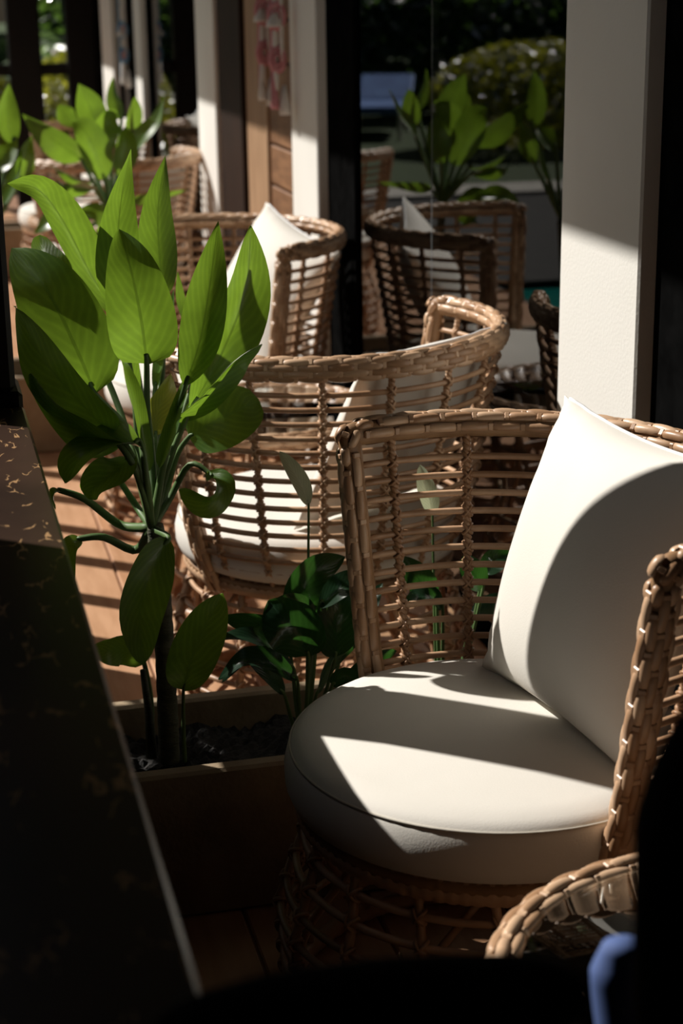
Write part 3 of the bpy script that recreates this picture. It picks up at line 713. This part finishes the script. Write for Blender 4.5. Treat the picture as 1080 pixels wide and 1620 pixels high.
# ------------------------------------------------------------------ macrame hangings
def macrame(label, x, y, zlow, hgt, accent, long_=False):
    root = thing('macrame_hanging', label, 'wall hanging', (x, y, zlow), R(-100)); root.scale = (1.3, 1.0, 1.35)
    def rope(pts, r, mat, name='cord'):
        MB().tube(spline(pts, 40), lambda s: r*(1+.18*abs(math.sin(s*math.pi*16))), 8).build(name, mat, root)
    rope([(0, 0, .04), (0, .003, hgt*.5), (0, 0, hgt)], .0078, COTTON)
    rope([(.004, .018, .10), (.004, .020, hgt*.5), (.002, .012, hgt)], .006, COTTON)
    mbt = MB()
    mbt.lathe([(.012, 0), (.0135, .010), (.0095, .03), (.0075, .055), (.006, .09)], 12, c=(0, -.004)).build('tassel', accent if long_ else COTTON, root)
    rope([(-.004, -.010, .03), (-.004, -.010, .10), (-.002, -.008, hgt)], .0042, accent)
    t2_ = MB().lathe([(.016, -.012), (.017, .006), (.012, .025), (.007, .05)], 12, c=(0, .024)).build('tassel', COTTON, root)
    for zc, rr in ((.105, .019), (.195, .021)):
        ring = [(0, .006+rr*math.sin(2*math.pi*i/20)*.9, zc+rr*1.15*math.cos(2*math.pi*i/20)) for i in range(20)]
        MB().tube(ring, .0105, 8, True).build('ring_knot', accent, root)
        MB().tube([(p[0]+.010, .006+(p[1]-.006)*.5, zc+(p[2]-zc)*.5) for p in ring], .0035, 6, True).build('ring_knot', COTTON if zc > .2 else PINK, root)
    MB().lathe([(.026, .172), (.024, .180), (.014, .198), (.007, .212)], 14).build('tassel', COTTON, root)
macrame('pink and white macrame hanging beside the pillar, the longer one', 1.045, 5.02, 1.06, 1.1, PINK, True)
macrame('pink and white macrame hanging left of its longer twin', 1.06, 5.28, 1.07, 1.1, PINK)
macrame('blue and white macrame hanging on the far pillar', 1.05, 8.75, .95, 1.1, BLUEC)

# ------------------------------------------------------------------ far end of the veranda
rl = thing('end_railing', 'dark timber posts and rail closing the far end of the veranda', 'railing', (.8, 11.9, 0))
for px0, px1 in ((14, 66), (106, 152), (-70, -25)):
    a = atY(px0, 105, 11.9).x; b = atY(px1, 105, 11.9).x
    MB().box(a-.8, b-.8, -.07, .07, 0, 2.6, bev=.01).build('post', BLACKW, rl, False)
MB().box(-1.4, .52, -.03, .03, .86, .94, bev=.008).build('rail', BLACKW, rl, False)
# shrubs, palms and a brick pier in the garden
def foliage(n, rx, ry, rz, size, shape='ell'):
    v = []; f = []; uv = []
    for _ in range(n):
        while True:
            p = Vector((random.uniform(-1, 1), random.uniform(-1, 1), random.uniform(-1, 1)))
            if .35 < p.length < 1: break
        p = p.normalized()*(p.length**.35)
        if shape == 'box': p = Vector((random.uniform(-1, 1), random.uniform(-1, 1), random.uniform(-1, 1)))
        c = Vector((p.x*rx, p.y*ry, p.z*rz+rz)); s = size*random.uniform(.6, 1.3)
        d = Vector((random.gauss(0, 1), random.gauss(0, 1), random.gauss(.4, .7))).normalized(); e = d.orthogonal().normalized()
        e = Matrix.Rotation(random.uniform(0, 6.28), 3, d) @ e; k = d.cross(e)*.12
        b0 = len(v); v += [c-d*s, c+e*s*.42+k*s, c+d*s, c-e*s*.42+k*s]; uv += [(.5, 0), (1, .5), (.5, 1), (0, .5)]
        f.append((b0, b0+1, b0+2)); f.append((b0, b0+2, b0+3))
    return v, f, uv
def shrub(label, loc, rx, ry, rz, n, size, mat, name='garden_shrub', cat='shrub', group='shrubs in the garden'):
    root = thing(name, label, cat, loc, 0, group)
    v, f, uv = foliage(n, rx, ry, rz, size); fo = obj('foliage', v, f, mat, root, False, uv); fo['kind'] = 'stuff'
    mb = MB()
    for k in range(5):
        a = k*1.26; mb.tube([(0, 0, 0), (rx*.25*math.cos(a), ry*.25*math.sin(a), rz*.7), (rx*.5*math.cos(a), ry*.5*math.sin(a), rz*1.3)], lambda s: .03*(1-.7*s)*max(1, rz), 6)
    mb.build('branches', BARK, root)
    return root
G = -.11
def far(px, py, Y): return atY(px, py, Y)
shrub('yellow green clipped shrub behind the far railing at the left edge', (.52, 14.2, G), .34, .5, .50, 2600, .055, SHRUB_Y)
shrub('yellow green clipped shrub behind the far railing between the posts', (1.28, 14.3, G), .36, .5, .52, 2400, .055, SHRUB_Y)
shrub('rounded yellow green shrub mirrored in the top of the dark window', (-3.6, 15.8, G), 1.1, 1.0, .50, 6000, .06, SHRUB_Y)
shrub('dark leafy tree far behind the left railing post', (-.8, 22, G), 1.6, 1.2, 2.3, 6000, .13, SHRUB_G, 'garden_tree', 'tree', 'trees in the garden')
shrub('dark leafy tree far behind between the railing posts', (3.0, 23, G), 1.5, 1.2, 2.4, 6000, .13, SHRUB_G, 'garden_tree', 'tree', 'trees in the garden')
shrub('dark tree across the pool reflected left in the window', (-9, 30, G), 4.5, 2, 2.6, 8000, .2, SHRUB_G, 'garden_tree', 'tree', 'trees in the garden')
shrub('dark tree across the lawn reflected right in the window', (-2.5, 26, G), 3.0, 2, 2.2, 7000, .2, SHRUB_G, 'garden_tree', 'tree', 'trees in the garden')
shrub('dense dark hedge along the lawn, left part in the reflection', (-9.5, 17.5, G), 4.5, .8, .80, 6000, .16, SHRUB_G, 'garden_hedge', 'hedge', 'dark hedges along the lawn')
shrub('dense dark hedge along the lawn beside the rounded yellow shrub', (-.9, 18.2, G), 1.35, .8, .75, 4000, .13, SHRUB_G, 'garden_hedge', 'hedge', 'dark hedges along the lawn')
shrub('dense dark hedge on the lawn behind the blue loungers', (-4.6, 20.3, G), 2.3, .8, .85, 5000, .14, SHRUB_G, 'garden_hedge', 'hedge', 'dark hedges along the lawn')
shrub('leafy dark shrub just outside the balustrade, left of the frame', (-.52, 3.36, -.12), .17, .24, .87, 460, .085, LEAF, 'terrace_shrub', 'shrub', 'shrubs on the terrace')
def palm(label, loc, n, ln, tilt, mat=PALM):
    root = thing('palm', label, 'palm', loc, 0, 'palms in the garden')
    MB().tube([(0, 0, 0), (.03, 0, .35), (0, .02, .7)], lambda s: .09-.02*s, 9).build('trunk', BARK, root)
    for k in range(n):
        a = k*2*math.pi/n+random.uniform(-.2, .2); el = random.uniform(*tilt)
        d = Vector((math.cos(a), math.sin(a), 0)); P = []
        for i in range(13):
            s = i/12; P.append(Vector((0, 0, .7)) + d*(ln*s*math.cos(el)) + Vector((0, 0, ln*(s*math.sin(el)-.55*s*s))))
        v = []; f = []; uv = []
        sd_ = d.cross(Vector((0, 0, 1)))
        for i in range(1, 12):
            for q in range(3):
                p = P[i].lerp(P[i+1], q/3) if i < 12 else P[i]
                for sg in (-1, 1):
                    l_ = ln*.30*math.sin(math.pi*min(.97, (i+q/3)/12.5+.05)); t = (P[min(i+1, 12)]-P[i]).normalized()
                    e = (sd_*sg+t*.7-Vector((0, 0, .25))).normalized(); b0 = len(v)
                    v += [p, p+e*l_*.5+t*.018, p+e*l_-Vector((0, 0, l_*.15)), p+e*l_*.5-t*.018]; uv += [(.5, 0), (1, .5), (.5, 1), (0, .5)]
                    f += [(b0, b0+1, b0+2), (b0, b0+2, b0+3)]
        fr_ = obj('frond', v, f, mat, root, False, uv)
        MB().tube(P, lambda s: .014*(1-.8*s), 5).build('midrib', STEM, fr_)
    return root
palm('pale palm behind the far railing between two dark posts', (1.75, 17.5, G), 12, 1.2, (.5, 1.2))
palm('pale palm behind the far railing at the left edge', (1.05, 20.6, G), 12, 1.2, (.5, 1.2))
palm('palm on the lawn across the pool', (-11, 23, G), 14, 2.2, (.4, 1.2))
# brick pier
def brick_pier(label, x, y, wx, h):
    root = thing('brick_pier', label, 'pillar', (x, y, G))
    MB().box(-wx/2+.008, wx/2-.008, -.11, .11, 0, h).build('mortar_core', MORTAR, root, False)
    bmz = MB().box(-.052, .052, -.012, .012, 0, .052, bev=.004); bmz = mesh_of('brick', bmz.v, bmz.f, BRICK, False)
    nb = int(wx/.112); nz = int(h/.064)
    for r_ in range(nz):
        for c in range(nb):
            link('brick', bmz, root, Matrix.Translation((-wx/2+.056+c*.112, -.112, .006+r_*.064)))
    return root
brick_pier('tall red brick pier with pale joints behind the far railing', atY(153, 60, 13.2).x, 13.2, .24, 2.3)
brick_pier('short red brick pier behind the palm beyond the far railing', atY(104, 80, 15.5).x, 15.5, .24, 1.02)
# blue sun loungers across the pool (seen mirrored)
def lounger(label, x, y):
    root = thing('sun_lounger', label, 'sun lounger', (x, y, G), R(20), 'blue sun loungers across the pool')
    MB().box(-.3, .3, -.9, .35, .26, .34, bev=.02).build('mattress', NAVY, root, False)
    m = MB().box(-.3, .3, 0, .65, 0, .08, bev=.02).build('backrest', NAVY, root, False); m.location = (0, .35, .27); m.rotation_euler = (R(22), 0, 0)
    for sx in (-.26, .26):
        for sy in (-.8, .3): MB().box(sx-.02, sx+.02, sy-.02, sy+.02, 0, .26).build('leg', COTTON, root, False)
lounger('blue sun lounger across the pool, left in the reflection', -2.6, 18.0)
lounger('blue sun lounger across the pool, right in the reflection', -4.0, 17.7)

# ------------------------------------------------------------------ dark things close to the camera
st = thing('dark_bottom_shape', 'out-of-focus unidentified dark shape, built as a padded chair back, along the bottom edge', 'chair', (.215, .80, 0))  # dark blur of unknown kind; its chair form is made up
def cushion_block(name, pts, r, mat, parent, flat=1.0):
    return MB().tube(spline(pts, 24), r, 16, flat=flat).build(name, mat, parent)
ex = lambda px, py, Y: atY(px, py, Y)-st.location
bp = [ex(235, 1680, .78), ex(330, 1640, .78), ex(470, 1605, .78), ex(620, 1585, .78), ex(760, 1578, .78), ex(850, 1578, .78), ex(915, 1582, .78)]
cushion_block('backrest', bp, lambda s: .024*(1-.5*abs(2*s-1)**6), BLACKC, st)
MB().box(-.07, .09, -.03, .0, .50, .835, bev=.012).build('back_panel', BLACKC, st, False)
MB().box(-.075, .13, -.32, .0, .44, .50, bev=.02).build('seat', BLACKC, st, False)
for sx in (-.055, .11):
    for sy in (-.30, -.02): MB().box(sx-.015, sx+.015, sy-.015, sy+.015, 0, .50).build('leg', BLACKF, st, False)
jk = thing('dark_right_shape', 'out-of-focus unidentified black jacket with a blue strip hanging at the right edge', 'silhouette', (.40, .80, .0))  # unidentified dark blur at the side, given an invented garment form
ej = lambda px, py, Y: atY(px, py, Y)-jk.location
MB().tube(spline([ej(1130, 1150, .80), ej(1120, 1230, .80), ej(1115, 1330, .80), ej(1110, 1430, .80), ej(1105, 1540, .80), ej(1105, 1700, .80), ej(1105, 2000, .80)], 30), lambda s: .022+.020*min(1, s*3.5)-.006*s, 16).build('dark_roll', BLACKC, jk)
MB().tube(spline([ej(982, 1490, 1.02), ej(982, 1550, 1.02), ej(992, 1640, 1.015), ej(1005, 1780, 1.01)], 16), lambda s: .014+.010*min(1, s*4), 12, flat=.7).build('blue_strip', BLUESTRIP, jk)
